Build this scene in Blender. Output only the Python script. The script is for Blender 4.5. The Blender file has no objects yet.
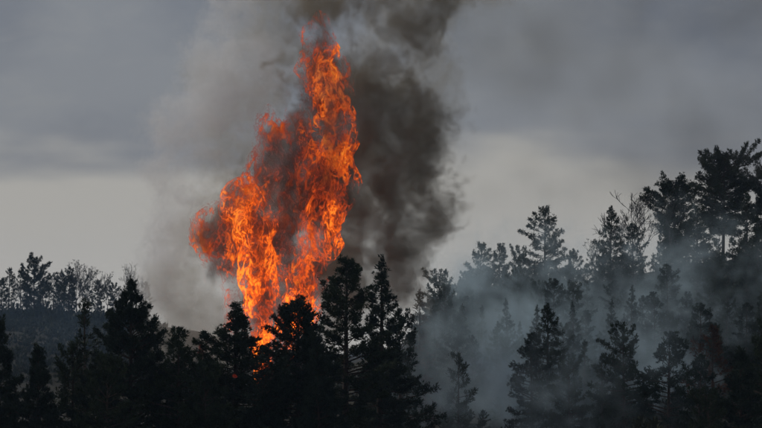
import bpy, math, random
import numpy as np
from mathutils import Vector

# ------------------------------------------------------------------ camera, sky, sun, exposure
sc = bpy.context.scene
col = sc.collection
F = 2161.0                      # focal length in photograph pixels
CX, HY = 381.0, 330.0           # principal column, horizon row

cam_d = bpy.data.cameras.new('camera')
cam = bpy.data.objects.new('camera', cam_d)
col.objects.link(cam)
cam.location = (0, 0, 0)
cam.rotation_euler = (math.radians(90), 0, 0)
cam_d.sensor_width = 36.0
cam_d.lens = 36.0 * F / 762.0
cam_d.shift_y = (HY - 214.0) / 762.0
cam_d.clip_start = 0.5
cam_d.clip_end = 30000.0
sc.camera = cam

SUN_EL, SUN_AZ = 40.0, -55.0     # sun behind the cloud, beyond the fire
w = bpy.data.worlds.new('World')
sc.world = w
w.use_nodes = True
nt = w.node_tree
nt.nodes.clear()


def wn(t, **kw):
    n = nt.nodes.new(t)
    for k, v in kw.items():
        setattr(n, k, v)
    return n


def wmath(op, a, b=None, clamp=False):
    n = wn('ShaderNodeMath', operation=op, use_clamp=clamp)
    for i, v in enumerate((a, b)):
        if v is None:
            continue
        if isinstance(v, (int, float)):
            n.inputs[i].default_value = v
        else:
            nt.links.new(v, n.inputs[i])
    return n.outputs[0]


def wmix(f, a, b):
    n = wn('ShaderNodeMix', data_type='RGBA')
    for s, v in ((n.inputs[0], f), (n.inputs[6], a), (n.inputs[7], b)):
        if isinstance(v, (int, float)):
            s.default_value = v
        elif isinstance(v, tuple):
            s.default_value = (*v, 1.0)
        else:
            nt.links.new(v, s)
    return n.outputs[2]


def wnoise(scale, detail, mapping, rough=0.5, dist=0.0):
    m = wn('ShaderNodeMapping')
    m.inputs['Scale'].default_value = mapping
    nt.links.new(tc.outputs['Generated'], m.inputs['Vector'])
    n = wn('ShaderNodeTexNoise')
    n.inputs['Scale'].default_value = scale
    n.inputs['Detail'].default_value = detail
    n.inputs['Roughness'].default_value = rough
    n.inputs['Distortion'].default_value = dist
    nt.links.new(m.outputs[0], n.inputs['Vector'])
    return n.outputs['Fac']


def wramp(v, lo, hi):
    n = wn('ShaderNodeMapRange', interpolation_type='SMOOTHSTEP')
    nt.links.new(v, n.inputs[0])
    n.inputs[1].default_value = lo
    n.inputs[2].default_value = hi
    return n.outputs[0]


tc = wn('ShaderNodeTexCoord')
sep = wn('ShaderNodeSeparateXYZ')
nt.links.new(tc.outputs['Generated'], sep.inputs[0])
sky = wn('ShaderNodeTexSky', sky_type='NISHITA', sun_disc=False)
sky.sun_elevation = math.radians(SUN_EL)
sky.sun_rotation = math.radians(SUN_AZ)
sky.air_density = 1.5
sky.dust_density = 4.0
# a ragged storm cloud deck, paler air under its edge near the horizon
n_edge = wnoise(7.0, 3.0, (1.0, 1.0, 3.0), 0.55, 0.3)
n_big = wnoise(9.0, 4.0, (1.0, 1.0, 1.6), 0.5, 0.2)
n_fine = wnoise(26.0, 5.0, (1.0, 1.0, 2.4), 0.6, 0.4)
elev = wmath('ADD', sep.outputs[2], wmath('MULTIPLY', wmath('SUBTRACT', n_edge, 0.5), 0.085))
elev = wmath('ADD', elev, wmath('MULTIPLY', wmath('SUBTRACT', n_fine, 0.5), 0.014))
deck = wramp(elev, 0.062, 0.092)
cloud = wmix(wramp(n_big, 0.32, 0.66), (1.30, 1.48, 1.90), (2.08, 2.23, 2.52))
cloud = wmix(wmath('MULTIPLY', wramp(n_fine, 0.45, 0.75), 0.3), cloud, (2.6, 2.68, 2.8))
pale = wmix(wramp(sep.outputs[2], 0.0, 0.075), (4.85, 4.68, 4.35), (4.0, 3.9, 3.68))
cover = wmix(deck, pale, cloud)
final = wmix(0.94, sky.outputs[0], cover)
bg = wn('ShaderNodeBackground')
bg.inputs[1].default_value = 0.1
nt.links.new(final, bg.inputs[0])
out = wn('ShaderNodeOutputWorld')
nt.links.new(bg.outputs[0], out.inputs[0])

sun_d = bpy.data.lights.new('sun', 'SUN')
sun_d.energy = 1.5
sun_d.angle = math.radians(25)
sun_d.color = (1.0, 0.95, 0.88)
sun = bpy.data.objects.new('sun', sun_d)
col.objects.link(sun)
el, az = math.radians(SUN_EL), math.radians(SUN_AZ)
sun.rotation_euler = Vector((math.sin(az) * math.cos(el), math.cos(az) * math.cos(el), math.sin(el))).to_track_quat('Z', 'Y').to_euler()

sc.view_settings.view_transform = 'Standard'
sc.view_settings.look = 'None'
sc.view_settings.gamma = 1.0
sc.view_settings.use_curve_mapping = False
sc.view_settings.exposure = 0.0
cy = sc.cycles
cy.max_bounces = 6
cy.diffuse_bounces = 2
cy.glossy_bounces = 1
cy.transmission_bounces = 2
cy.volume_bounces = 4
cy.transparent_max_bounces = 48
cy.sample_clamp_indirect = 3.0
cy.use_denoising = True
cy.adaptive_threshold = 0.028
cy.volume_max_steps = 512
cy.volume_step_rate = 2.5


# ------------------------------------------------------------------ helpers
def at(px, py, d):
    """the point seen at photograph pixel (px, py), d metres in front of the camera"""
    return Vector(((px - CX) / F * d, d, (HY - py) / F * d))


def tag(o, label=None, cat=None, group=None, kind=None):
    if label:
        o['label'] = label
    if cat:
        o['category'] = cat
    if group:
        o['group'] = group
    if kind:
        o['kind'] = kind
    return o


def mesh_from(name, V, Fc, mat):
    """V (n,3); Fc (m,3) or (m,4) index array"""
    me = bpy.data.meshes.new(name)
    V = np.asarray(V, dtype=np.float32)
    Fc = np.asarray(Fc, dtype=np.int32)
    k = Fc.shape[1]
    me.vertices.add(len(V))
    me.vertices.foreach_set('co', V.ravel())
    me.loops.add(Fc.size)
    me.loops.foreach_set('vertex_index', Fc.ravel())
    me.polygons.add(len(Fc))
    me.polygons.foreach_set('loop_start', np.arange(0, Fc.size, k, dtype=np.int32))
    me.update(calc_edges=True)
    me.materials.append(mat)
    return me


def link(name, data, parent=None):
    o = bpy.data.objects.new(name, data)
    col.objects.link(o)
    if parent:
        o.parent = parent
    return o


def new_mat(name):
    m = bpy.data.materials.new(name)
    m.use_nodes = True
    m.node_tree.nodes.clear()
    return m


def noisy_mat(name, c1, c2, scale, rough=0.9, bump=0.0, detail=4.0, coord='Object', stretch=(1, 1, 1)):
    m = new_mat(name)
    t = m.node_tree
    N = t.nodes.new
    tcn = N('ShaderNodeTexCoord')
    mp = N('ShaderNodeMapping')
    mp.inputs['Scale'].default_value = stretch
    t.links.new(tcn.outputs[coord], mp.inputs[0])
    no = N('ShaderNodeTexNoise')
    no.inputs['Scale'].default_value = scale
    no.inputs['Detail'].default_value = detail
    t.links.new(mp.outputs[0], no.inputs['Vector'])
    ra = N('ShaderNodeValToRGB')
    ra.color_ramp.elements[0].position = 0.35
    ra.color_ramp.elements[1].position = 0.68
    ra.color_ramp.elements[0].color = (*c1, 1)
    ra.color_ramp.elements[1].color = (*c2, 1)
    t.links.new(no.outputs['Fac'], ra.inputs[0])
    b = N('ShaderNodeBsdfPrincipled')
    b.inputs['Roughness'].default_value = rough
    b.inputs['Specular IOR Level'].default_value = 0.15
    t.links.new(ra.outputs[0], b.inputs['Base Color'])
    if bump:
        bp = N('ShaderNodeBump')
        bp.inputs['Strength'].default_value = bump
        t.links.new(no.outputs['Fac'], bp.inputs['Height'])
        t.links.new(bp.outputs[0], b.inputs['Normal'])
    o = N('ShaderNodeOutputMaterial')
    t.links.new(b.outputs[0], o.inputs['Surface'])
    return m


M_bark = noisy_mat('bark', (0.035, 0.026, 0.02), (0.09, 0.066, 0.05), 3.0, 0.95, 0.5, stretch=(3, 3, 0.6))
M_grey_bark = noisy_mat('weathered_bark', (0.06, 0.055, 0.05), (0.13, 0.12, 0.11), 3.0, 0.95, 0.4, stretch=(3, 3, 0.6))
M_needle = noisy_mat('pine_needles', (0.018, 0.028, 0.014), (0.045, 0.06, 0.028), 0.9, 0.8)
M_fir = noisy_mat('fir_needles', (0.016, 0.026, 0.018), (0.038, 0.054, 0.034), 0.8, 0.8)
M_scorch = noisy_mat('scorched_needles', (0.05, 0.028, 0.018), (0.12, 0.06, 0.034), 0.9, 0.85)
M_ground = noisy_mat('dry_forest_floor', (0.018, 0.017, 0.012), (0.045, 0.04, 0.028), 0.35, 0.98, 0.3, 8.0)
M_brush = noisy_mat('brush_leaves', (0.02, 0.026, 0.015), (0.06, 0.062, 0.036), 0.5, 0.9)


def ss(a, b, x):
    t = np.clip((np.asarray(x, dtype=float) - a) / (b - a), 0, 1)
    return t * t * (3 - 2 * t)


_r = np.random.default_rng(5)
_W = [(_r.uniform(-1, 1, 2) * s, _r.uniform(0, 6.28), a) for s, a in
      [(0.02, 1.6)] * 4 + [(0.06, 0.7)] * 5 + [(0.16, 0.28)] * 6 + [(0.45, 0.1)] * 6]


def ground_z(x, y):
    x = np.asarray(x, dtype=float)
    y = np.asarray(y, dtype=float)
    z = -3.0 - 12.5 * ss(5, 95, y)
    zr = np.interp(x, [-60, -22, 0, 12, 24, 44, 60, 110, 400], [-15.5, -14.5, -7, -2, 1, 4, 6, 10, 14])
    rise = np.clip((y - 205) / 115, 0, 1.25)
    rise = rise * rise * (3 - 2 * np.clip(rise, 0, 1)) / np.where(rise > 1, rise, 1)
    right = (zr + 15.5) * np.clip(rise, 0, 1.3) * (1 - ss(400, 900, y))
    lz = np.interp(x, [-900, -200, -95, -64, -42, 0, 160], [10, 9, 18.5, 17.5, 6, 1, 0])
    left = lz * ss(330, 545, y) * (1 - ss(640, 1300, y))
    z = z + np.maximum(right, left)
    far = ss(900, 1800, np.hypot(x, y))
    wob = sum(a * np.sin(k[0] * x + k[1] * y + p) for k, p, a in _W)
    return z * (1 - far) - 22 * far + wob * 0.42 * ss(20, 110, y) * (1 - far)


# ------------------------------------------------------------------ ground
def axis(parts):
    return np.unique(np.concatenate([np.arange(a, b, s) for a, b, s in parts]))


gx = axis([(-1800, -160, 40), (-160, 130, 2.0), (130, 1801, 40)])
gy = axis([(-400, 0, 50), (0, 140, 8), (140, 380, 2.0), (380, 620, 3.0), (620, 2001, 60)])
GX, GY = np.meshgrid(gx, gy)
GZ = ground_z(GX, GY)
nx_, ny_ = len(gx), len(gy)
idx = np.arange(nx_ * ny_).reshape(ny_, nx_)
quads = np.stack([idx[:-1, :-1], idx[:-1, 1:], idx[1:, 1:], idx[1:, :-1]], -1).reshape(-1, 4)
gm = mesh_from('ground', np.stack([GX, GY, GZ], -1).reshape(-1, 3), quads, M_ground)
gm.polygons.foreach_set('use_smooth', np.ones(len(quads), dtype=bool))
g = link('ground', gm)
tag(g, 'dark forested hillside ground rising to the right and to a far ridge', kind='structure')


# ------------------------------------------------------------------ tree building
def tubes(segs):
    """segs: list of (p0, p1, r0, r1) -> tapered square-section tubes"""
    P0 = np.array([s[0] for s in segs], dtype=float)
    P1 = np.array([s[1] for s in segs], dtype=float)
    R0 = np.array([s[2] for s in segs])[:, None]
    R1 = np.array([s[3] for s in segs])[:, None]
    D = P1 - P0
    D /= np.linalg.norm(D, axis=1, keepdims=True) + 1e-9
    up = np.where(np.abs(D[:, 2:3]) > 0.9, np.array([[1.0, 0, 0]]), np.array([[0, 0, 1.0]]))
    A = np.cross(D, up)
    A /= np.linalg.norm(A, axis=1, keepdims=True) + 1e-9
    B = np.cross(D, A)
    k = 5
    ring = []
    for P, R in ((P0, R0), (P1, R1)):
        for j in range(k):
            a = 2 * math.pi * j / k
            ring.append(P + R * (math.cos(a) * A + math.sin(a) * B))
    V = np.stack(ring, 1).reshape(-1, 3)
    base = (np.arange(len(segs)) * 2 * k)[:, None, None]
    q = np.array([[j, (j + 1) % k, k + (j + 1) % k, k + j] for j in range(k)])[None]
    return V, (base + q).reshape(-1, 4)


def blades(P, Dv, rng, n, length, width, spread):
    """a tuft of n narrow triangular needle sprays at each point P along direction Dv"""
    m = len(P)
    P = np.repeat(P, n, 0)
    Dv = np.repeat(Dv, n, 0)
    d = Dv + rng.normal(0, spread, (m * n, 3))
    d /= np.linalg.norm(d, axis=1, keepdims=True) + 1e-9
    s = np.cross(d, rng.normal(0, 1, (m * n, 3)))
    s /= np.linalg.norm(s, axis=1, keepdims=True) + 1e-9
    L = length * rng.uniform(0.6, 1.25, (m * n, 1))
    W = width * rng.uniform(0.6, 1.3, (m * n, 1))
    P = P + rng.normal(0, length * 0.18, (m * n, 3))
    mid = P + d * L * 0.45
    V = np.stack([P, mid + s * W, P + d * L, mid - s * W], 1).reshape(-1, 3)
    i = np.arange(m * n)[:, None] * 4
    return V, i + np.array([[0, 1, 2, 3]])


PROFILES = {
    'fir': lambda t: np.interp(t, [0, .05, .1, .2, .35, .6, .85, 1], [.03, .08, .14, .28, .48, .78, 1, .9]),
    'cone': lambda t: np.interp(t, [0, .06, .2, .5, .85, 1], [.05, .16, .36, .72, 1, .82]),
    'spire': lambda t: np.interp(t, [0, .1, .3, .6, .9, 1], [.05, .2, .42, .72, 1, .8]),
    'broad': lambda t: np.interp(t, [0, .05, .15, .3, .5, .75, 1], [.12, .3, .46, .62, .82, 1, .85]),
    'dome': lambda t: np.interp(t, [0, .04, .12, .3, .6, .9, 1], [.25, .48, .7, .9, 1, .95, .7]),
    'round': lambda t: np.interp(t, [0, .05, .2, .45, .7, .9, 1], [.3, .55, .85, 1, .85, .55, .35]),
    'column': lambda t: np.interp(t, [0, .06, .2, .5, .8, 1], [.12, .35, .65, .9, 1, .8]),
}


def conifer(seed, H, R, profile='cone', crown_base=0.12, boughs=80, tuft=9, blade=0.42, dens=1.0, droop=0.15,
            rag=0.3, width=0.05, lean=0.0, clump=True, inner=0.25, top_el=0.95, whorl=0.5, flat=0.11, nb=9):
    """-> (trunk V,F), (crown V,F); z=0 at the base"""
    rng = np.random.default_rng(seed)
    prof = PROFILES[profile]
    segs = []
    # trunk axis with a slight wander
    nz = 14
    zz = np.linspace(0, H, nz)
    wx = np.cumsum(rng.normal(0, 0.012 * H / 16, nz)) + lean * (zz / H) ** 2 * H
    wy = np.cumsum(rng.normal(0, 0.012 * H / 16, nz))
    r0 = 0.016 * H
    rad = r0 * (1 - zz / H) ** 0.8 + 0.02
    for i in range(nz - 1):
        segs.append(((wx[i], wy[i], zz[i]), (wx[i + 1], wy[i + 1], zz[i + 1]), rad[i], rad[i + 1]))
    TP, TD = [], []
    ga = rng.uniform(0, 6.28)
    # low-frequency raggedness: some sides and heights carry longer or shorter boughs
    ph = rng.uniform(0, 6.28, 6)
    fr = rng.uniform(6, 22, 3)
    for b in range(boughs):
        u = (b + rng.uniform(0, 1)) / boughs
        t = u ** 0.85                       # 0 tip .. 1 crown base
        h = H * (1 - t * (1 - crown_base)) - 0.01 * H
        if whorl:
            k_ = t * H / whorl
            h = H * (1 - 0.01) - (math.floor(k_) + 0.5 + rng.normal(0, 0.10)) * whorl * (1 - crown_base)
            h = min(h, H - 0.12)
        ga += 2.4 + rng.normal(0, 0.35)
        lump = 1 + rag * (0.6 * math.sin(fr[0] * t + ph[0] + 2 * ga) + 0.5 * math.sin(fr[1] * t + ph[1] - ga) + 0.35 * math.sin(fr[2] * t + ph[2]))
        L = R * float(prof(t)) * rng.uniform(0.72, 1.12) * max(0.35, lump)
        L = max(L, 0.25)
        cxy = np.array([np.interp(h, zz, wx), np.interp(h, zz, wy)])
        e0 = np.interp(t, [0, .25, .7, 1], [top_el, 0.42, 0.05, -0.12]) - droop * t + rng.normal(0, 0.12)
        e1 = e0 + rng.uniform(0.05, 0.5)    # tips turn up
        d0 = np.array([math.cos(ga) * math.cos(e0), math.sin(ga) * math.cos(e0), math.sin(e0)])
        d1 = np.array([math.cos(ga) * math.cos(e1), math.sin(ga) * math.cos(e1), math.sin(e1)])
        p0 = np.array([cxy[0], cxy[1], h])
        p1 = p0 + d0 * L * 0.55
        p2 = p1 + d1 * L * 0.45
        br = max(0.012, 0.011 * L + 0.008)
        segs.append((p0, p1, br * 1.4, br))
        segs.append((p1, p2, br, 0.008))
        n = max(3, int(L * tuft * dens))
        s = rng.uniform(inner, 1.0, n) ** (0.75 if clump else 1.0)
        base = np.where(s[:, None] < 0.55, p0 + (p1 - p0) * (s[:, None] / 0.55), p1 + (p2 - p1) * ((s[:, None] - 0.55) / 0.45))
        side = np.array([-math.sin(ga), math.cos(ga), 0.0])
        spreadw = L * 0.30 * (1.05 - s)[:, None] + 0.10
        off = rng.uniform(-1, 1, (n, 1)) * side * spreadw
        # twigs carry the tufts off the bough, most of them in little upturned clumps
        off += rng.normal(0, 1.0, (n, 3)) * np.array([0.10, 0.10, flat])
        off[:, 2] += rng.uniform(-0.03, 0.14, n)
        p = base + off
        TP.append(p)
        TD.append(0.75 * d1 + 0.9 * off / (np.linalg.norm(off, axis=1, keepdims=True) + 0.2) + np.array([0, 0, 0.25]))
        TP.append(p2[None])
        TD.append(d1[None])
    # leader
    lead = np.stack([np.full(7, wx[-1]), np.full(7, wy[-1]), H + np.linspace(-0.9, 0.12, 7)], 1)
    TP.append(lead)
    TD.append(np.tile([[0, 0, 1.0]], (7, 1)))
    TP, TD = np.concatenate(TP), np.concatenate(TD)
    crown = blades(TP, TD, rng, nb, blade, width, 0.62)
    return tubes(segs), crown


def bare_tree(seed, H, spread=0.55, depth=5, needles=0.0, fork=0.3):
    """a leafless or nearly leafless tree of forking limbs"""
    rng = np.random.default_rng(seed)
    segs, tips = [], []

    def grow(p, d, L, r, k):
        n = 3
        for _ in range(n):
            d = d + rng.normal(0, 0.10, 3) + np.array([0, 0, 0.05])
            d = d / np.linalg.norm(d)
            q = p + d * L / n
            segs.append((p, q, r, r * 0.86))
            p, r = q, r * 0.86
            if k < depth and k > 0 and rng.random() < 0.6:
                a = rng.normal(0, 1, 3)
                dd = d + 0.85 * (a - d * a.dot(d))/ (np.linalg.norm(a) + .1) + np.array([0, 0, 0.25])
                grow(p, dd / np.linalg.norm(dd), L * rng.uniform(0.4, 0.6), r * 0.5, k + 1)
        if k >= depth:
            tips.append((p, d))
            return
        for _ in range(3 if k < 2 else 2):
            a = rng.normal(0, 1, 3)
            dd = d + spread * a + np.array([0, 0, 0.22])
            grow(p, dd / np.linalg.norm(dd), L * rng.uniform(0.55, 0.78), r * 0.62, k + 1)

    grow(np.zeros(3), np.array([0, 0, 1.0]), H * fork, H * 0.014, 0)
    top = max(s[1][2] for s in segs)
    f = H / top
    segs = [(np.array(a) * f, np.array(b) * f, max(0.018, r0), max(0.014, r1)) for a, b, r0, r1 in segs]
    crown = None
    if needles > 0:
        sel = [t for t in tips if rng.random() < needles]
        if sel:
            crown = blades(np.array([t[0] for t in sel]) * f, np.array([t[1] for t in sel]), rng, 6, 0.35, 0.05, 0.7)
    return tubes(segs), crown


def snag_pine(seed, H, R, crown_from=0.55, boughs=26, dens=0.6, stubs=24):
    """a fire-thinned pine: long bare trunk with stubs, open ragged crown on top"""
    rng = np.random.default_rng(seed)
    (tv, tf), crown = conifer(seed, H, R, 'round', crown_from, boughs, 8, 0.45, dens, 0.05, 0.55, 0.05)
    st = []
    for _ in range(stubs):
        h = rng.uniform(0.12, crown_from + 0.2) * H
        a = rng.uniform(0, 6.28)
        L = rng.uniform(0.5, 1.0) * R * 0.8
        e = rng.normal(0.1, 0.3)
        p0 = np.array([0, 0, h])
        p1 = p0 + L * np.array([math.cos(a) * math.cos(e), math.sin(a) * math.cos(e), math.sin(e)])
        st.append((p0, p1, 0.045, 0.02))
        p2 = p1 + 0.5 * L * np.array([math.cos(a + .5), math.sin(a + .5), 0.5])
        st.append((p1, p2, 0.02, 0.012))
    sv, sf = tubes(st)
    return (np.concatenate([tv, sv]), np.concatenate([tf, sf + len(tv)])), crown


LIB = {}


def make_lib(key, built, needle, bark=None):
    (tv, tf), cr = built
    LIB[key] = (mesh_from('trunk', tv, tf, bark or M_bark), mesh_from('crown', cr[0], cr[1], needle) if cr else None,
                float(max(tv[:, 2].max(), cr[0][:, 2].max() if cr else 0)))


def plant(name, px, top, d, key, wide=1.0, rot=0.0, label=None, cat='tree', group=None, mat=None, sink=0.25, height=None):
    """stands a tree of kind key where its tip shows at photograph pixel (px, top), d metres off"""
    trunk, crown, H = LIB[key]
    tip = at(px, top, d)
    zb = float(ground_z(tip.x, tip.y)) - sink
    h = height if height else tip.z - zb
    e = link(name, None)
    e.location = (tip.x, tip.y, zb)
    s = h / H
    e.scale = (s * wide, s * wide, s)
    tl = 0.035 if h < 16 else 0.015
    e.rotation_euler = (tl * math.sin(px * 1.7 + d), tl * math.sin(px * 0.9 + 2 * d), rot)
    tag(e, label, cat, group)
    link('trunk', trunk, e)
    if crown:
        c = link('crown', crown, e)
        if mat:
            c.material_slots[0].link = 'OBJECT'
            c.material_slots[0].material = mat
    return e


# generic kinds, shared by many trees
make_lib('pine_a', conifer(11, 15, 3.6, 'cone', .08, 96, 15, .28, 1.0, width=.036), M_needle)
make_lib('pine_b', conifer(12, 15, 4.1, 'broad', .10, 92, 15, .28, 1.0, rag=.42, width=.036), M_needle)
make_lib('pine_c', conifer(13, 14, 3.2, 'column', .06, 90, 15, .28, 1.0, rag=.38, width=.036), M_fir)
make_lib('pine_d', conifer(14, 16, 3.1, 'spire', .06, 100, 15, .28, 1.0, rag=.28, width=.036), M_fir)
make_lib('pine_e', conifer(15, 14, 3.8, 'dome', .12, 84, 15, .28, 1.0, rag=.45, width=.036), M_needle)
make_lib('round_a', conifer(16, 15, 4.4, 'round', .30, 130, 15, .28, 1.5, rag=.5, droop=-.1, top_el=.4, width=.036, whorl=0, flat=.16), M_needle)
make_lib('round_b', conifer(17, 14, 3.9, 'round', .26, 100, 15, .28, 1.5, rag=.55, droop=-.1, lean=-.06, top_el=.4, width=.036, whorl=0, flat=.16), M_needle)
make_lib('open_pine', conifer(18, 13, 3.0, 'broad', .22, 40, 6, .5, .8, rag=.5), M_needle)
make_lib('thin_pine', conifer(19, 13, 2.0, 'spire', .2, 44, 6, .42, .75, rag=.5), M_needle)
make_lib('bare', bare_tree(21, 11, .5, 5), M_needle, M_grey_bark)
make_lib('bare_b', bare_tree(25, 12, .38, 5, 0.25), M_needle, M_grey_bark)
make_lib('snag_a', snag_pine(31, 16, 2.8, .22, 64, 1.2), M_needle)
make_lib('snag_b', snag_pine(32, 16, 2.5, .26, 52, 1.0), M_needle)
make_lib('snag_c', snag_pine(33, 15, 2.2, .25, 40, .7, 40), M_needle)
make_lib('snag_d', snag_pine(34, 15, 3.8, .14, 84, 1.3), M_needle)
make_lib('shrub', conifer(41, 4, 1.7, 'dome', .05, 40, 9, .35, 1.0, rag=.5), M_brush)
# the black foreground trees, each with a crown of its own
make_lib('front_big', conifer(101, 19.5, 7.4, 'fir', .04, 230, 14, .25, 1.6, whorl=.6, rag=.2, droop=.22, width=.03, nb=11), M_fir)
make_lib('front_bushy', conifer(102, 17.5, 5.4, 'fir', .04, 190, 14, .25, 1.6, rag=.5, width=.03, nb=11), M_needle)
make_lib('front_dome', conifer(103, 18, 3.5, 'dome', .04, 200, 14, .25, 1.75, rag=.18, width=.03, nb=11), M_fir)
make_lib('front_tall', conifer(104, 22, 3.6, 'column', .06, 170, 14, .25, 1.4, rag=.42, width=.03, nb=11), M_needle)
make_lib('front_spire', conifer(105, 22, 3.6, 'spire', .06, 170, 14, .25, 1.4, rag=.3, width=.03, nb=11), M_fir)
make_lib('front_cone', conifer(106, 15, 4.0, 'cone', .04, 160, 14, .25, 1.6, rag=.34, width=.03, nb=11), M_fir)
make_lib('front_side', conifer(107, 14, 2.8, 'column', .06, 100, 14, .25, 1.4, rag=.6, width=.03, nb=11), M_needle)

G_FRONT = 'dark silhouetted trees along the foreground'
for a in (
    ('pine_tree', -4, 312, 172, 'front_cone', 0.75, 0.4, 'black pine cut off by the left edge of the picture'),
    ('pine_tree', 37, 341, 170, 'front_cone', 0.9, 2.0, 'small black cone-shaped pine in the lower left corner, far left of the fire'),
    ('pine_tree', 74, 337, 176, 'pine_b', 0.95, 1.1, 'black pine directly left of the biggest broad black fir'),
    ('fir_tree', 130, 274, 174, 'front_big', 1.0, 0.0, 'biggest broad black fir with layered boughs, left of the fire'),
    ('pine_tree', 179, 324, 171, 'front_side', 1.0, 0.9, 'narrow ragged black pine at the right shoulder of the biggest fir'),
    ('pine_tree', 236, 299, 178, 'front_bushy', 1.45, 2.6, 'bushy black pine right under the fire with flames showing through its branches'),
    ('fir_tree', 298, 293, 174, 'front_dome', 1.15, 0.3, 'dense round-topped black fir against the foot of the flames'),
    ('pine_tree', 345, 253, 188, 'front_tall', 1.15, 1.7, 'tall dark pine just right of the flames, left one of two tall neighbours'),
    ('fir_tree', 378, 253, 198, 'front_spire', 1.12, 0.2, 'tall thin-tipped fir with smoke at its foot, right one of two tall neighbours'),
    ('pine_tree', 322, 330, 170, 'front_cone', 0.7, 3.0, 'low black fir filling the gap under the tall pine beside the flames'),
    ('pine_tree', 268, 352, 172, 'pine_c', 0.9, 2.2, 'low black pine in the gap below the brightest flames'),
    ('pine_tree', 205, 356, 170, 'pine_e', 0.8, 0.5, 'low black pine left below the bushy tree under the fire'),
    ('pine_tree', 104, 350, 168, 'pine_e', 0.85, 0.1, 'low black pine in front of the left side of the biggest fir'),
    ('pine_tree', 402, 306, 210, 'pine_c', 0.9, 4.0, 'smoke-greyed pine at the right shoulder of the thin-tipped tall fir'),
    ('pine_tree', 86, 295, 236, 'thin_pine', 1.0, 1.3, 'slim dark pine behind and above the small trees left of the biggest fir'),
    ('pine_tree', 742, 344, 178, 'front_cone', 1.05, 4.0, 'black pine in the lower right corner'),
    ('pine_tree', 712, 384, 176, 'pine_e', 0.9, 1.4, 'low black pine left of the black pine in the lower right corner'),
    ('pine_tree', 768, 316, 196, 'pine_b', 0.9, 2.4, 'dark pine cut off by the right edge below the ridge'),
):
    plant(*a[:7], a[7], 'tree', G_FRONT)
plant('shrub', 646, 413, 182, 'shrub', 1.0, 0.0, 'small black bush at the bottom edge below the two hazy pines', 'bush', None, None, .1)

G_MID = 'pines standing in the smoke on the right slope'
for a in (
    ('pine_tree', 459, 349, 226, 'open_pine', 0.85, 0.6, 'small open pine with its bare trunk showing, in the brightest smoke', None),
    ('pine_tree', 427, 373, 220, 'thin_pine', 1.1, 1.6, 'small scorched brown pine at the bottom between two smoky stands', M_scorch),
    ('pine_tree', 548, 302, 240, 'pine_a', 1.05, 0.9, 'tall cone-shaped pine standing in bluish smoke right of the bright smoke', None),
    ('pine_tree', 533, 331, 232, 'pine_c', 0.9, 2.5, 'shorter smoky pine pressed against the left side of a tall cone-shaped pine', None),
    ('pine_tree', 509, 297, 258, 'pine_d', 0.9, 1.9, 'faint greenish pine veiled by the brightest smoke', None),
    ('pine_tree', 625, 319, 222, 'pine_b', 1.0, 3.9, 'well-defined full pine with layered boughs, left one of two hazy dark pines', None),
    ('fir_tree', 668, 329, 214, 'pine_c', 1.05, 2.9, 'darker pointed fir, right one of two hazy dark pines', None),
    ('pine_tree', 584, 338, 246, 'thin_pine', 1.0, 0.5, 'thin pale pine fading into smoke left of the full layered pine', None),
    ('pine_tree', 603, 352, 238, 'thin_pine', 0.9, 2.4, 'thin pale sapling touching the left boughs of the full layered pine', None),
    ('pine_tree', 712, 322, 232, 'open_pine', 1.0, 2.2, 'faint brownish open pine between the pointed fir and the lower right corner', M_scorch),
    ('pine_tree', 695, 352, 206, 'pine_c', 0.8, 5.2, 'small dim pine at the right foot of the darker pointed fir', None),
    ('pine_tree', 570, 350, 228, 'pine_e', 0.8, 4.1, 'low pine at the right foot of the tall cone-shaped pine', None),
    ('pine_tree', 405, 345, 222, 'pine_e', 0.8, 1.0, 'low smoky pine under the grey shoulder pine', None),
):
    plant(*a[:7], a[7], 'tree', G_MID, a[8])

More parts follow.
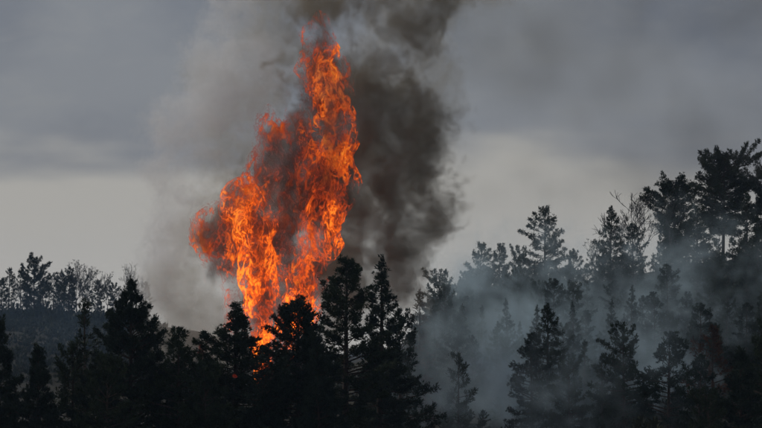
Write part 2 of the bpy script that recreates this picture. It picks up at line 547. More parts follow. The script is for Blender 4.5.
G_RIDGE = 'pines along the right ridge line'
for a in (
    ('pine_tree', 420, 287, 262, 'thin_pine', 1.1, 0.3, 'small brownish pine at the low left end of the right ridge', M_scorch),
    ('pine_tree', 441, 266, 280, 'pine_e', 1.0, 1.3, 'low rounded pine, second on the ridge from the dark smoke column'),
    ('pine_tree', 477, 240, 290, 'pine_b', 0.95, 2.2, 'knobbly-topped pine left of the tall spreading ridge pine'),
    ('pine_tree', 500, 242, 306, 'pine_c', 0.9, 3.3, 'narrow ridge pine just right of the knobbly-topped pine'),
    ('pine_tree', 516, 243, 312, 'pine_e', 0.8, 0.8, 'small ridge pine tucked at the left side of the tall spreading pine'),
    ('pine_tree', 544, 204, 300, 'pine_b', 1.02, 5.1, 'tall spreading ridge pine with gaps in its crown, middle of the ridge'),
    ('pine_tree', 575, 248, 304, 'pine_e', 0.9, 2.7, 'low ridge pine at the right foot of the tall spreading pine'),
    ('pine_tree', 609, 205, 304, 'pine_a', 0.9, 0.7, 'pointed ridge pine directly left of the leafless tree'),
    ('bare_tree', 643, 187, 318, 'bare', 1.0, 0.7, 'leafless tree with a fan of bare twigs on the ridge'),
    ('pine_tree', 634, 222, 302, 'pine_c', 0.95, 1.9, 'dark pine in front of the leafless tree'),
    ('pine_tree', 659, 226, 312, 'pine_d', 0.7, 2.2, 'short pine just right of the leafless tree'),
    ('dead_tree', 668, 190, 330, 'bare_b', 0.6, 1.2, 'thin bare stem beside the leaning bushy pine'),
    ('pine_tree', 676, 168, 334, 'round_b', 1.0, 0.2, 'leaning bushy pine left of the highest round-crowned pine'),
    ('pine_tree', 697, 202, 310, 'pine_b', 1.05, 3.0, 'broad dark pine below the highest round-crowned pine'),
    ('pine_tree', 723, 136, 345, 'round_a', 1.0, 0.0, 'highest round-crowned pine at the top of the ridge'),
    ('pine_tree', 746, 192, 300, 'pine_a', 1.0, 4.4, 'sharp-tipped dark pine right of the broad dark pine'),
    ('pine_tree', 765, 158, 348, 'round_b', 1.0, 2.4, 'pine crown cut off by the right edge near the highest pine'),
    ('dead_tree', 594, 238, 322, 'bare_b', 0.8, 0.3, 'small bare tree at the left side of the pointed ridge pine'),
):
    plant(*a[:7], a[7], 'tree', G_RIDGE, a[8] if len(a) > 8 else None)

# the rest of the stand, half lost in the smoke
rng = np.random.default_rng(77)
spots = []
tries = 0
kinds = ['pine_a', 'pine_b', 'pine_c', 'pine_d', 'pine_e', 'pine_c', 'pine_b', 'thin_pine']
while len(spots) < 100 and tries < 9000:
    tries += 1
    d = rng.uniform(254, 335)
    px = rng.uniform(425, 775)
    x = (px - CX) / F * d
    zb = float(ground_z(x, d))
    hh = rng.uniform(8.0, 13.0)
    top = HY - (zb + hh) / d * F
    lim = np.interp(px, [425, 440, 480, 520, 545, 575, 610, 640, 700, 762], [300, 285, 262, 262, 258, 262, 250, 250, 238, 228])
    if top < lim or any(abs(px - q[0]) < 11 and abs(d - q[1]) < 11 for q in spots):
        continue
    spots.append((px, d, hh, top))
WHERE = [(505, 'indistinct pine in the smoky mass at the low left end of the right slope'),
         (585, 'indistinct pine in the smoky mass below the tall spreading ridge pine'),
         (665, 'indistinct pine in the smoky mass below the leafless ridge tree'),
         (900, 'indistinct pine in the smoky mass below the highest ridge pines')]
n_big_fill = len(spots)
tries = 0
while len(spots) < n_big_fill + 50 and tries < 5000:
    tries += 1
    d = rng.uniform(226, 300)
    px = rng.uniform(430, 770)
    zb = float(ground_z((px - CX) / F * d, d))
    hh = rng.uniform(3.5, 6.5)
    top = HY - (zb + hh) / d * F
    if top > 424 or any(abs(px - q[0]) < 8 and abs(d - q[1]) < 8 for q in spots):
        continue
    spots.append((px, d, hh, top))
for px, d, hh, top in spots:
    plant('pine_tree', px, top, d, kinds[rng.integers(len(kinds))], rng.uniform(.8, 1.1), rng.uniform(0, 6.28),
          next(t for lim, t in WHERE if px < lim), 'tree', 'indistinct pines filling the right slope')

G_LEFT = 'thin pines on the far left ridge'
for a in (
    (-6, 270, 540, 'snag_b', 1.0, 0.1, 'far thin pine at the left end of the ridge, cut by the picture edge'),
    (8, 266, 535, 'snag_b', 0.9, 1.1, 'slim far pine with a tufted top, first whole one on the left ridge'),
    (20, 272, 555, 'snag_c', 0.9, 4.1, 'sparse far pine between the tufted slim one and the dense far pine'),
    (34, 251, 530, 'snag_d', 0.9, 2.1, 'densest and tallest pine on the far left ridge'),
    (44, 263, 545, 'snag_a', 0.8, 0.6, 'far pine pressed to the right side of the densest left ridge pine'),
    (53, 270, 540, 'snag_c', 1.0, 2.5, 'nearly bare far pine right of the dense pair on the left ridge'),
    (61, 268, 550, 'snag_a', 0.8, 3.6, 'bushy far pine in the middle of the left ridge clump'),
    (68, 265, 536, 'snag_b', 1.0, 5.0, 'far open pine left of the broken-topped bare tree'),
    (77, 259, 532, 'bare_b', 0.9, 0.8, 'broken-topped bare tree on the far left ridge'),
    (87, 284, 552, 'snag_c', 1.0, 1.8, 'short bare far pine right of the broken-topped tree'),
    (97, 278, 548, 'snag_b', 1.0, 0.4, 'hazy far pine left of the forked bare far tree'),
    (106, 271, 545, 'bare_b', 0.8, 2.9, 'forked bare far tree just left of the biggest black fir'),
    (114, 279, 556, 'snag_a', 0.9, 4.6, 'hazy far pine touching the left side of the biggest fir tip'),
    (133, 262, 560, 'bare', 0.7, 3.3, 'pale bare treetop showing above the tip of the biggest fir'),
    (2, 276, 562, 'snag_a', 0.8, 2.0, 'low far pine between the cut-off one and the tufted slim one'),
    (27, 268, 560, 'snag_b', 0.8, 5.5, 'far pine pressed to the left side of the densest left ridge pine'),
    (57, 275, 566, 'snag_b', 0.8, 0.2, 'low far pine behind the middle of the left ridge clump'),
    (72, 272, 566, 'snag_a', 0.8, 1.2, 'low far pine tucked behind the broken-topped bare tree'),
    (92, 288, 566, 'bare_b', 0.9, 4.2, 'low bare far tree in the gap right of the broken-topped tree'),
    (120, 286, 566, 'bare_b', 0.9, 5.2, 'low bare far tree half hidden by the biggest fir'),
    (14, 277, 548, 'bare_b', 0.6, 0.9, 'thin bare stem left of the sparse far pine'),
    (48, 274, 556, 'bare_b', 0.55, 2.1, 'thin bare stem right against the dense far pair'),
    (64, 274, 558, 'bare_b', 0.55, 3.4, 'thin bare stem in the middle of the left ridge clump'),
    (81, 270, 556, 'bare_b', 0.6, 5.9, 'thin bare stem right of the broken-topped bare tree'),
    (101, 283, 560, 'snag_c', 0.8, 0.7, 'thin low far pine beside the forked bare far tree'),
    (146, 280, 560, 'snag_b', 0.9, 1.3, 'pale far pine fading in smoke right of the biggest fir tip'),
):
    plant('ridge_pine' if a[3][0] == 's' else 'bare_tree', *a[:6], a[6], 'tree', G_LEFT)

# ------------------------------------------------------------------ undergrowth (uncountable low brush)
def brush_field(n, xr, yr, seed, size):
    r = np.random.default_rng(seed)
    x = r.uniform(*xr, n)
    y = r.uniform(*yr, n)
    z = ground_z(x, y)
    k = 5
    P = np.stack([x, y, z], 1)
    P = np.repeat(P, k, 0) + r.normal(0, 1, (n * k, 3)) * np.array([.5, .5, .18]) * size
    D = r.normal(0, .5, (n * k, 3)) + np.array([0, 0, .8])
    return blades(P, D, r, 6, .55 * size, .09 * size, .6)


parts = [brush_field(2600, (-20, 75), (205, 345), 1, 1.0), brush_field(1500, (-40, 45), (150, 205), 2, 1.0),
         brush_field(3000, (-150, -30), (400, 565), 3, 2.0), brush_field(900, (-150, -30), (528, 575), 4, 4.2)]
Vs, Fs, off = [], [], 0
for v, f in parts:
    Vs.append(v)
    Fs.append(f + off)
    off += len(v)
tag(link('undergrowth', mesh_from('undergrowth', np.concatenate(Vs), np.concatenate(Fs), M_brush)),
    'low dry brush covering the slopes between the trees', 'undergrowth', kind='stuff')


# ------------------------------------------------------------------ smoke and fire fields (geometry-node volume grids)
class Field:
    def __init__(self, name):
        self.t = bpy.data.node_groups.new(name, 'GeometryNodeTree')
        self.t.interface.new_socket('Geometry', in_out='INPUT', socket_type='NodeSocketGeometry')
        self.t.interface.new_socket('Geometry', in_out='OUTPUT', socket_type='NodeSocketGeometry')
        self.gi = self.t.nodes.new('NodeGroupInput')
        self.go = self.t.nodes.new('NodeGroupOutput')
        self.pos = self.t.nodes.new('GeometryNodeInputPosition').outputs[0]

    def _set(self, s, v):
        if isinstance(v, (int, float)):
            s.default_value = v
        elif isinstance(v, (tuple, list, Vector)):
            s.default_value = tuple(v)
        else:
            self.t.links.new(v, s)

    def m(self, op, a, b=None, c=None, clamp=False):
        n = self.t.nodes.new('ShaderNodeMath')
        n.operation = op
        n.use_clamp = clamp
        for i, v in enumerate((a, b, c)):
            if v is not None:
                self._set(n.inputs[i], v)
        return n.outputs[0]

    def v(self, op, a, b=None):
        n = self.t.nodes.new('ShaderNodeVectorMath')
        n.operation = op
        self._set(n.inputs[0], a)
        if b is not None:
            if op == 'SCALE':
                self._set(n.inputs['Scale'], b)
            else:
                self._set(n.inputs[1], b)
        return n.outputs['Value'] if op in ('LENGTH', 'DOT_PRODUCT', 'DISTANCE') else n.outputs[0]

    def noise(self, vec, scale, detail=3.0, rough=0.5, dist=0.0, kind='FBM', out='Fac'):
        n = self.t.nodes.new('ShaderNodeTexNoise')
        n.noise_type = kind
        n.normalize = kind == 'FBM'
        self._set(n.inputs['Vector'], vec)
        n.inputs['Scale'].default_value = scale
        n.inputs['Detail'].default_value = detail
        n.inputs['Roughness'].default_value = rough
        n.inputs['Distortion'].default_value = dist
        if kind != 'FBM':
            n.inputs['Offset'].default_value = 1.0
            n.inputs['Gain'].default_value = 2.0
        return n.outputs[0] if out == 'Fac' else n.outputs[1]

    def step(self, v, lo, hi, a=0.0, b=1.0):
        n = self.t.nodes.new('ShaderNodeMapRange')
        n.interpolation_type = 'SMOOTHSTEP'
        self._set(n.inputs[0], v)
        for i, k in enumerate((lo, hi, a, b)):
            n.inputs[i + 1].default_value = k
        return n.outputs[0]

    def blobs(self, p, items):
        """soft union of ellipsoids: 1 at a centre, 0 at its rim, negative outside; items (centre, radii, weight)"""
        acc = None
        for c, r, wgt in items:
            d = self.v('LENGTH', self.v('DIVIDE', self.v('SUBTRACT', p, c), r))
            f = self.m('MULTIPLY', self.m('SUBTRACT', 1.0, d), wgt)
            if acc is None:
                acc = f
            else:
                n = self.m('SMOOTH_MAX', acc, f, 0.18)
                acc = n
        return acc

    def finish(self, density, lo, hi, voxel, mat):
        vc = self.t.nodes.new('GeometryNodeVolumeCube')
        self._set(vc.inputs['Density'], density)
        vc.inputs['Min'].default_value = lo
        vc.inputs['Max'].default_value = hi
        for k, a, b in zip('XYZ', lo, hi):
            vc.inputs['Resolution ' + k].default_value = max(8, int((b - a) / voxel))
        sm = self.t.nodes.new('GeometryNodeSetMaterial')
        sm.inputs['Material'].default_value = mat
        self.t.links.new(vc.outputs[0], sm.inputs[0])
        self.t.links.new(sm.outputs[0], self.go.inputs[0])


def smoke_mat(name, colour, density, aniso=0.0, absorb=(0, 0, 0)):
    m = new_mat(name)
    t = m.node_tree
    pv = t.nodes.new('ShaderNodeVolumePrincipled')
    pv.inputs['Color'].default_value = (*colour, 1)
    pv.inputs['Density'].default_value = density
    pv.inputs['Density Attribute'].default_value = 'density'
    pv.inputs['Anisotropy'].default_value = aniso
    pv.inputs['Absorption Color'].default_value = (*absorb, 1)
    o = t.nodes.new('ShaderNodeOutputMaterial')
    t.links.new(pv.outputs[0], o.inputs['Volume'])
    return m


def volume_object(name, field, mat, lo, hi):
    c = [(x, y, z) for x in (lo[0], hi[0]) for y in (lo[1], hi[1]) for z in (lo[2], hi[2])]
    me = bpy.data.meshes.new(name)
    me.from_pydata(c, [], [(0, 1, 3, 2), (4, 6, 7, 5), (0, 4, 5, 1), (2, 3, 7, 6), (0, 2, 6, 4), (1, 5, 7, 3)])
    me.materials.append(mat)
    o = link(name, me)
    md = o.modifiers.new('density', 'NODES')
    md.node_group = field.t
    return o


def box_of(items, pad):
    lo = [min(c[i] - r[i] for c, r, _ in items) - pad for i in range(3)]
    hi = [max(c[i] + r[i] for c, r, _ in items) + pad for i in range(3)]
    return lo, hi


def blob(px, py, rx, ry, d, depth, wgt=1.0):
    k = d / F
    return (at(px, py, d), (rx * k, depth, ry * k), wgt)


def smoke(name, label, items, mat, voxel, warp, scales, thr, pad=4.0, clampz=None, amp=0.9):
    f = Field(name)
    p = f.pos
    n1 = f.noise(p, scales[0], 2.0, 0.5, 0.0, out='Color')
    p2 = f.v('ADD', p, f.v('SCALE', f.v('SUBTRACT', n1, (0.5, 0.5, 0.5)), warp))
    base = f.blobs(p2, items)
    n2 = f.noise(p2, scales[1], 5.0, 0.6, 0.4)
    n3 = f.noise(p2, scales[2], 3.0, 0.55, 0.8)
    q = f.m('ADD', base, f.m('MULTIPLY', f.m('SUBTRACT', n2, 0.5), amp))
    # rounded billows with creases between them
    cr = f.m('ABSOLUTE', f.m('MULTIPLY_ADD', n3, 2.0, -1.0))
    q = f.m('ADD', q, f.m('MULTIPLY', f.m('SUBTRACT', cr, 0.22), amp * 0.8))
    dens = f.step(q, thr[0], thr[1])
    dens = f.m('MULTIPLY', dens, f.step(f.m('ADD', n2, f.m('MULTIPLY', f.m('SUBTRACT', cr, 0.22), 0.6)), 0.30, 0.70, 0.12, 1.0))
    dens = f.m('SUBTRACT', dens, 0.004)
    dens = f.m('MAXIMUM', dens, 0.0)
    lo, hi = box_of(items, pad)
    f.finish(dens, lo, hi, voxel, mat)
    return tag(volume_object(name, f, mat, lo, hi), label, 'smoke', kind='stuff')


M_brown = smoke_mat('sooty_smoke', (0.38, 0.33, 0.25), 0.62)
M_pale = smoke_mat('pale_smoke', (0.985, 0.985, 0.985), 0.36, 0.1)
M_grey = smoke_mat('grey_smoke', (0.74, 0.705, 0.62), 0.20)
M_blue = smoke_mat('blue_smoke', (0.74, 0.91, 1.0), 0.12, 0.1)
M_blue2 = smoke_mat('far_blue_smoke', (0.45, 0.68, 0.97), 0.003, 0.1)
M_drift = smoke_mat('drifting_smoke', (0.33, 0.31, 0.265), 0.045)

DP = 246.0
DF = 236.0
dark = [blob(366, 120, 32, 66, DP - 2, 6, .8), blob(362, 215, 30, 50, DP - 2, 6, .8), blob(412, 130, 46, 50, DP, 7, .9), blob(404, 185, 52, 52, DP, 7), blob(408, 22, 36, 46, DP - 5, 4, .95), blob(360, -8, 60, 26, DP - 4, 4, .9), blob(440, -5, 40, 30, DP - 4, 4, .7), blob(296, 258, 28, 40, DF + 5, 2.2, 1.3), blob(372, 62, 40, 24, DP - 5, 3, .6),
        blob(426, 212, 32, 38, DP, 6), blob(392, 240, 46, 46, DP, 6), blob(406, 278, 28, 28, DP, 5, .8), blob(345, 285, 40, 60, DP, 6, .6),
        blob(320, -5, 34, 36, DP - 4, 5, .9), blob(352, 180, 34, 80, DP, 6, .8),
        blob(318, 12, 40, 30, DF - 4, 2, .9), blob(318, 70, 46, 60, DF - 4, 1.4, .5),
        blob(285, 285, 40, 60, DP - 4, 4, 1.0), blob(250, 230, 40, 50, DP, 4, .7), blob(300, 180, 50, 60, DP - 3, 4, .7), blob(325, 100, 36, 60, DP - 3, 4, .7)]
smoke('smoke_column', 'dark brown-grey smoke column boiling up behind the flames', dark, M_brown, 0.30, 5.5, (0.11, 0.24, 0.5), (-0.12, 0.28), amp=1.3)

grey = [blob(272, 150, 40, 46, DF - 4, 1.4, .6), blob(215, 225, 30, 40, DF - 4, 1.2, .4), blob(240, 95, 52, 50, DP + 3, 6), blob(268, 45, 54, 50, DP + 3, 6), blob(292, -15, 62, 46, DP + 3, 7), blob(228, 150, 44, 44, DP + 3, 6, .9),
        blob(200, 235, 40, 50, DP + 3, 6), blob(182, 290, 38, 50, DP + 3, 6), blob(205, 330, 50, 50, DP + 2, 6, 1.2), blob(235, 345, 40, 40, DP + 8, 6, 1.2), blob(250, 290, 40, 60, DP + 3, 6, .8),
        blob(165, 335, 30, 34, DP + 3, 5, .8),
        blob(385, 75, 66, 60, DP + 3, 7), blob(410, 15, 66, 58, DP + 3, 7), blob(450, -35, 80, 60, DP + 3, 8), blob(430, 110, 46, 60, DP + 3, 7, .9),
        blob(385, 160, 50, 60, DP + 3, 7, .9), blob(345, 230, 40, 70, DP + 3, 6, .8), blob(385, 285, 40, 36, DP + 3, 5, .7)]
smoke('smoke_billow', 'olive grey smoke rolling up around both flanks of the flames', grey, M_grey, 0.36, 6.0, (0.10, 0.22, 0.5), (-0.1, 0.38), amp=1.3)

pale = [blob(168, 235, 26, 40, DP - 3, 4, .8), blob(172, 180, 30, 36, DP - 4, 4, .8), blob(205, 60, 34, 30, DP - 2, 5, .7), blob(235, 28, 40, 26, DP, 5, .8), blob(192, 128, 48, 40, DP - 5, 6, 1.2), blob(222, 92, 48, 38, DP - 5, 6, 1.1), blob(185, 165, 34, 28, DP - 5, 4, .7), blob(250, 60, 40, 36, DP - 4, 5, .7),
        blob(236, 0, 48, 30, DP + 4, 6), blob(178, 205, 30, 40, DP - 4, 4, .6), blob(160, 280, 26, 46, DP + 2, 5, .6), blob(250, 110, 34, 30, DP - 7, 3, .6)]
smoke('smoke_wisp', 'pale smoke puffs drifting off the left side of the fire', pale, M_pale, 0.34, 6.0, (0.09, 0.22, 0.5), (-0.1, 0.4), amp=1.4)

veil = [blob(600, 305, 200, 80, 270, 24, .4), blob(485, 345, 85, 66, 254, 13, 1.3), blob(560, 335, 95, 58, 262, 14, 1.15), blob(610, 295, 70, 36, 276, 12, .6), blob(520, 395, 100, 60, 240, 12, 1.1),
        blob(415, 365, 50, 66, 214, 7, .9), blob(640, 365, 80, 70, 246, 12, .8), blob(710, 325, 80, 50, 262, 12, .45), blob(480, 290, 60, 40, 276, 12, .7),
        blob(560, 380, 130, 70, 208, 6, .5)]
smoke('ground_smoke', 'thin bluish smoke hanging among the pines of the right slope', veil, M_blue, 0.8, 9.0, (0.05, 0.12, 0.4), (-0.08, 0.75), amp=1.6)

leftsm = [blob(60, 320, 130, 70, 420, 60, .8), blob(100, 335, 45, 40, 300, 14), blob(30, 375, 45, 30, 300, 14, .7), blob(150, 300, 30, 35, 310, 12, .6)]
smoke('valley_smoke', 'thin smoke in the hollow below the far left ridge', leftsm, M_blue2, 1.2, 9.0, (0.05, 0.09, 0.25), (-0.1, 0.8))

drift = [blob(530, 190, 130, 70, 355, 14, .5), blob(660, 185, 150, 75, 355, 16, .75), blob(560, 40, 190, 110, 345, 20), blob(700, 120, 150, 100, 345, 20, .9), blob(480, -30, 160, 90, 345, 20), blob(760, 0, 170, 140, 345, 20)]
smoke('smoke_drift', 'broad thin veil of smoke drifting across the upper right sky', drift, M_drift, 2.5, 22.0, (0.02, 0.035, 0.1), (-0.05, 1.0), pad=12)

# ------------------------------------------------------------------ fire
def fire_mat():
    m = new_mat('flame_gas')
    t = m.node_tree
    N = t.nodes.new
    at_ = N('ShaderNodeAttribute')
    at_.attribute_name = 'density'
    heat = N('ShaderNodeMapRange')
    heat.inputs[1].default_value = 0.22
    heat.inputs[2].default_value = 1.0
    t.links.new(at_.outputs['Fac'], heat.inputs[0])
    ra = N('ShaderNodeValToRGB')
    e = ra.color_ramp.elements
    e[0].position = 0.0
    e[0].color = (0.0, 0.0, 0.0, 1)
    e[1].position = 1.0
    e[1].color = (1.0, 0.26, 0.03, 1)
    for pos, c in ((0.2, (0.10, 0.012, 0.004)), (0.5, (0.60, 0.085, 0.012)), (0.75, (0.95, 0.16, 0.018))):
        e.new(pos).color = (*c, 1)
    t.links.new(heat.outputs[0], ra.inputs[0])
    soot = N('ShaderNodeMath')
    soot.operation = 'MULTIPLY'
    t.links.new(at_.outputs['Fac'], soot.inputs[0])
    soot.inputs[1].default_value = SOOT
    pv = N('ShaderNodeVolumePrincipled')
    pv.inputs['Color'].default_value = (0.22, 0.18, 0.14, 1)
    pv.inputs['Density Attribute'].default_value = ''
    t.links.new(soot.outputs[0], pv.inputs['Density'])
    t.links.new(ra.outputs[0], pv.inputs['Emission Color'])
    pv.inputs['Emission Strength'].default_value = 0.5
    o = N('ShaderNodeOutputMaterial')
    t.links.new(pv.outputs[0], o.inputs['Volume'])
    m.cycles.emission_sampling = 'NONE'
    return m


SOOT = 2.6
hot = [blob(264, 350, 10, 36, DF, 1.2), blob(262, 312, 15, 40, DF, 1.5), blob(257, 268, 16, 44, DF, 1.6), blob(252, 222, 17, 40, DF, 1.7),
       blob(240, 200, 18, 22, DF, 1.5), blob(286, 330, 10, 32, DF, 1.2), blob(304, 296, 13, 36, DF, 1.5), blob(310, 262, 14, 36, DF, 1.6),
       blob(322, 222, 20, 38, DF, 1.8), blob(334, 180, 20, 40, DF, 1.8), blob(338, 135, 17, 36, DF, 1.7), blob(330, 98, 17, 30, DF, 1.6),
       blob(320, 66, 19, 28, DF, 1.6), blob(318, 40, 15, 22, DF, 1.3, .9)]
dim = [blob(228, 252, 24, 36, DF + 1, 1.8), blob(213, 234, 20, 26, DF + 1, 1.6, .9), blob(283, 240, 24, 50, DF + 1.5, 1.8), blob(285, 185, 30, 44, DF + 1, 2.0),
       blob(268, 150, 20, 36, DF + 1, 1.6, .9), blob(300, 145, 26, 36, DF + 1.5, 1.6, .9), blob(232, 300, 10, 34, DF + 1, 1.2, .8), blob(312, 190, 26, 44, DF + 2, 1.6),
       blob(262, 178, 20, 30, DF + 1, 1.6), blob(322, 85, 24, 40, DF + 1.5, 1.6), blob(235, 215, 26, 26, DF + 1, 1.8)]
flames = hot + dim
M_fire = fire_mat()
f = Field('flame')
p = f.pos
sq = f.v('MULTIPLY', p, (1.0, 1.0, 0.62))
w1 = f.v('SUBTRACT', f.noise(sq, 0.22, 2.0, out='Color'), (0.5, 0.5, 0.5))
p2 = f.v('ADD', p, f.v('SCALE', w1, 5.0))
w2 = f.v('SUBTRACT', f.noise(sq, 0.7, 2.0, out='Color'), (0.5, 0.5, 0.5))
p3 = f.v('ADD', f.v('ADD', sq, f.v('SCALE', w1, 3.0)), f.v('SCALE', w2, 1.2))
base = f.blobs(p2, flames)
base = f.m('ADD', base, f.m('MULTIPLY', f.m('SUBTRACT', f.noise(p3, 0.5, 4.0, 0.62, 0.5), 0.56), 1.7))
def sheets(sc_, gain):
    """thin bright sheets where a warped noise crosses its middle value"""
    r = f.noise(p3, sc_, 2.0, 0.5, 0.3)
    return f.m('SUBTRACT', 1.0, f.m('MULTIPLY', f.m('ABSOLUTE', f.m('SUBTRACT', r, 0.5)), gain))


rid = f.m('ADD', f.m('MULTIPLY', sheets(0.55, 6.5), 0.6), f.m('MULTIPLY', sheets(1.25, 5.0), 0.5))
big = f.noise(p2, 0.20, 2.0)
q = f.m('ADD', f.m('MULTIPLY', rid, 0.8), f.m('MULTIPLY', f.m('SUBTRACT', big, 0.5), 1.5))
mask = f.step(base, -0.1, 0.5)
q = f.m('ADD', f.m('MULTIPLY', mask, 0.2), f.m('MULTIPLY', f.step(q, 0.58, 1.2), f.m('MULTIPLY', mask, 0.8)))
q = f.m('MAXIMUM', f.m('SUBTRACT', q, 0.01), 0.0)
lo, hi = box_of(flames, 2.0)
f.finish(q, lo, hi, 0.17, M_fire)

fire = link('fire', None)
fx = at(275, 330, DF)
fire.location = (fx.x, DF, float(ground_z(fx.x, DF)))
tag(fire, 'towering column of orange flames rising behind the black treetops', 'fire')


def tongue_mat(name, lift, gain):
    """torn luminous sheets: strands of flame with clear gaps between them"""
    m = new_mat(name)
    t = m.node_tree
    N, L = t.nodes.new, t.links.new

    def noise(vec, scale, detail, stretch=None):
        if stretch:
            mp = N('ShaderNodeMapping')
            mp.inputs['Scale'].default_value = stretch
            L(vec, mp.inputs[0])
            vec = mp.outputs[0]
        n = N('ShaderNodeTexNoise')
        n.inputs['Scale'].default_value = scale
        n.inputs['Detail'].default_value = detail
        L(vec, n.inputs['Vector'])
        return n

    def math_(op, a, b, clamp=False):
        n = N('ShaderNodeMath')
        n.operation = op
        n.use_clamp = clamp
        for i, v in enumerate((a, b)):
            if isinstance(v, (int, float)):
                n.inputs[i].default_value = v
            elif v is not None:
                L(v, n.inputs[i])
        return n.outputs[0]

    co = N('ShaderNodeTexCoord').outputs['Object']
    wv = N('ShaderNodeVectorMath')
    wv.operation = 'MULTIPLY_ADD'
    L(noise(co, 0.35, 2.0, (1, 1, .45)).outputs['Color'], wv.inputs[0])
    wv.inputs[1].default_value = (3.2, 3.2, 3.2)
    L(co, wv.inputs[2])
    n1 = noise(wv.outputs[0], 0.95, 4.0, (1, 1, .55)).outputs['Fac']
    n2 = noise(wv.outputs[0], 2.4, 4.0, (1, 1, .6)).outputs['Fac']
    big = noise(co, 0.34, 2.0, (1, 1, .45)).outputs['Fac']
    s1 = math_('SUBTRACT', 1.0, math_('MULTIPLY', math_('ABSOLUTE', math_('SUBTRACT', n1, 0.5), None), 10.5))
    s2 = math_('SUBTRACT', 1.0, math_('MULTIPLY', math_('ABSOLUTE', math_('SUBTRACT', n2, 0.5), None), 8.0))
    q = math_('ADD', math_('MULTIPLY', s1, 0.6), math_('MULTIPLY', s2, 0.5))
    q = math_('ADD', q, math_('MULTIPLY', math_('SUBTRACT', big, 0.5 - lift), 3.4))
    al = N('ShaderNodeMapRange')
    al.interpolation_type = 'SMOOTHSTEP'
    al.inputs[1].default_value = 0.3
    al.inputs[2].default_value = 1.5
    al.inputs[4].default_value = 0.85
    L(q, al.inputs[0])
    ra = N('ShaderNodeValToRGB')
    e = ra.color_ramp.elements
    e[0].position = 0.0
    e[0].color = (0.25, 0.02, 0.004, 1)
    e[1].position = 1.0
    e[1].color = (1.0, 0.36, 0.035, 1)
    for pos, c in ((0.35, (0.36, 0.036, 0.006)), (0.7, (0.85, 0.12, 0.008))):
        e.new(pos).color = (*c, 1)
    L(al.outputs[0], ra.inputs[0])
    em = N('ShaderNodeEmission')
    L(ra.outputs[0], em.inputs[0])
    # flames burn hottest near their foot
    sz = N('ShaderNodeSeparateXYZ')
    L(co, sz.inputs[0])
    ht = N('ShaderNodeMapRange')
    ht.inputs[1].default_value = 10.0
    ht.inputs[2].default_value = 34.0
    ht.inputs[3].default_value = 2.5 * gain
    ht.inputs[4].default_value = 1.0 * gain
    L(sz.outputs[2], ht.inputs[0])
    L(ht.outputs[0], em.inputs[1])
    tr = N('ShaderNodeBsdfTransparent')
    mx = N('ShaderNodeMixShader')
    L(al.outputs[0], mx.inputs[0])
    L(tr.outputs[0], mx.inputs[1])
    L(em.outputs[0], mx.inputs[2])
    o = N('ShaderNodeOutputMaterial')
    L(mx.outputs[0], o.inputs['Surface'])
    m.cycles.emission_sampling = 'NONE'
    return m


M_hot = tongue_mat('flame_sheet', 0.02, 1.0)
M_dim = tongue_mat('sooty_flame_sheet', -0.06, 0.75)
from mathutils import noise as mnoise
import bmesh


def tongue(name, c, r, seed, parent, mat, sub=4, sway=0.35):
    """a closed lick of flame: full at the foot, drawn out and swaying towards its tip"""
    bm = bmesh.new()
    bmesh.ops.create_icosphere(bm, subdivisions=sub, radius=1.0)
    for v in bm.verts:
        d = v.co.copy()
        t = (d.z + 1) / 2
        taper = 1.0 - 0.5 * t ** 1.8
        k = Vector((d.x * 1.3 + seed, d.y * 1.3, d.z * 1.1 - seed))
        lump = 1 + 0.55 * mnoise.noise(k * 1.4) + 0.25 * mnoise.noise(k * 3.1)
        sx = sway * t * mnoise.noise(Vector((seed * 3.1, 0, d.z * 1.6))) * 2
        v.co = Vector((c.x + r[0] * (d.x * taper * lump * 1.15 + sx), c.y + r[1] * d.y * taper * lump, c.z + r[2] * (d.z * 1.12 + 0.16 * lump - 0.1)))
    me = bpy.data.meshes.new(name)
    bm.to_mesh(me)
    bm.free()
    me.polygons.foreach_set('use_smooth', np.ones(len(me.polygons), dtype=bool))
    me.transform(Vector_to_local(parent))
    me.materials.append(mat)
    return link(name, me, parent)


def Vector_to_local(parent):
    from mathutils import Matrix
    return Matrix.Translation(-parent.location)


for i, (c, r, wgt) in enumerate(flames):
    mt = M_hot if i < len(hot) else M_dim
    tongue('flame_tongue', c, (r[0] * 1.08, r[1] * 1.05, r[2] * 1.1), 3.7 * i + 1.3, fire, mt)
    tongue('flame_tongue', c, (r[0] * .66, r[1] * .6, r[2] * .9), 2.9 * i + 7.1, fire, mt)

fo = volume_object('flame_glow', f, M_fire, lo, hi)
tag(fo, 'glowing orange gas and soot filling the column of flames', 'fire glow', kind='stuff')

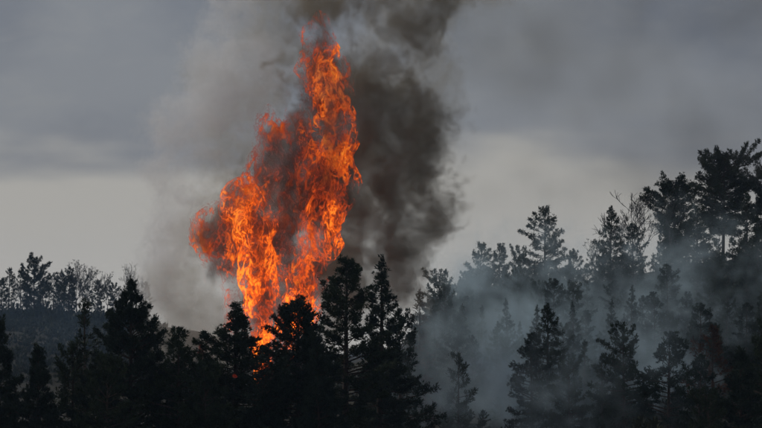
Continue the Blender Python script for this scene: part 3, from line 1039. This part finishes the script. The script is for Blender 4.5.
M_ember = new_mat('small_flame')
_t = M_ember.node_tree
_e = _t.nodes.new('ShaderNodeEmission')
_e.inputs[0].default_value = (0.62, 0.07, 0.035, 1)
_e.inputs[1].default_value = 0.18
_n = _t.nodes.new('ShaderNodeTexNoise')
_n.inputs['Scale'].default_value = 12.0
_n.inputs['Detail'].default_value = 4.0
_m = _t.nodes.new('ShaderNodeMapRange')
_m.inputs[1].default_value = 0.5
_m.inputs[2].default_value = 0.58
_x = _t.nodes.new('ShaderNodeMixShader')
_o = _t.nodes.new('ShaderNodeOutputMaterial')
_t.links.new(_n.outputs['Fac'], _m.inputs[0])
_t.links.new(_m.outputs[0], _x.inputs[0])
_t.links.new(_t.nodes.new('ShaderNodeBsdfTransparent').outputs[0], _x.inputs[1])
_t.links.new(_e.outputs[0], _x.inputs[2])
_t.links.new(_x.outputs[0], _o.inputs['Surface'])
M_ember.cycles.emission_sampling = 'NONE'
for px, py, rx, ry, d, lab in (
    (201, 352, 3, 7, 190, 'small orange flame showing at the left edge of the bushy black pine'),
    (235, 376, 2.4, 1.8, 170.3, 'tiny dull red flame glinting in the middle of the bushy black pine'),
):
    r = link('spot_flame', None)
    r.location = at(px, py, d)
    tag(r, lab, 'flame', 'small flames among the black trees')
    tongue('flame_tongue', r.location.copy(), (rx * d / F, 0.25, ry * d / F), px * 0.37, r, M_ember, 3)

# ------------------------------------------------------------------ haze
hm = new_mat('haze_air')
pv = hm.node_tree.nodes.new('ShaderNodeVolumePrincipled')
pv.inputs['Color'].default_value = (0.5, 0.7, 1.0, 1)
pv.inputs['Density'].default_value = 0.0001
ho = hm.node_tree.nodes.new('ShaderNodeOutputMaterial')
hm.node_tree.links.new(pv.outputs[0], ho.inputs['Volume'])
lo, hi = (-1850, -450, -45), (1850, 2050, 80)
c = [(x, y, z) for x in (lo[0], hi[0]) for y in (lo[1], hi[1]) for z in (lo[2], hi[2])]
me = bpy.data.meshes.new('haze')
me.from_pydata(c, [], [(0, 1, 3, 2), (4, 6, 7, 5), (0, 4, 5, 1), (2, 3, 7, 6), (0, 2, 6, 4), (1, 5, 7, 3)])
me.materials.append(hm)
tag(link('haze', me), 'thin smoky air over the whole valley', 'haze', kind='stuff')
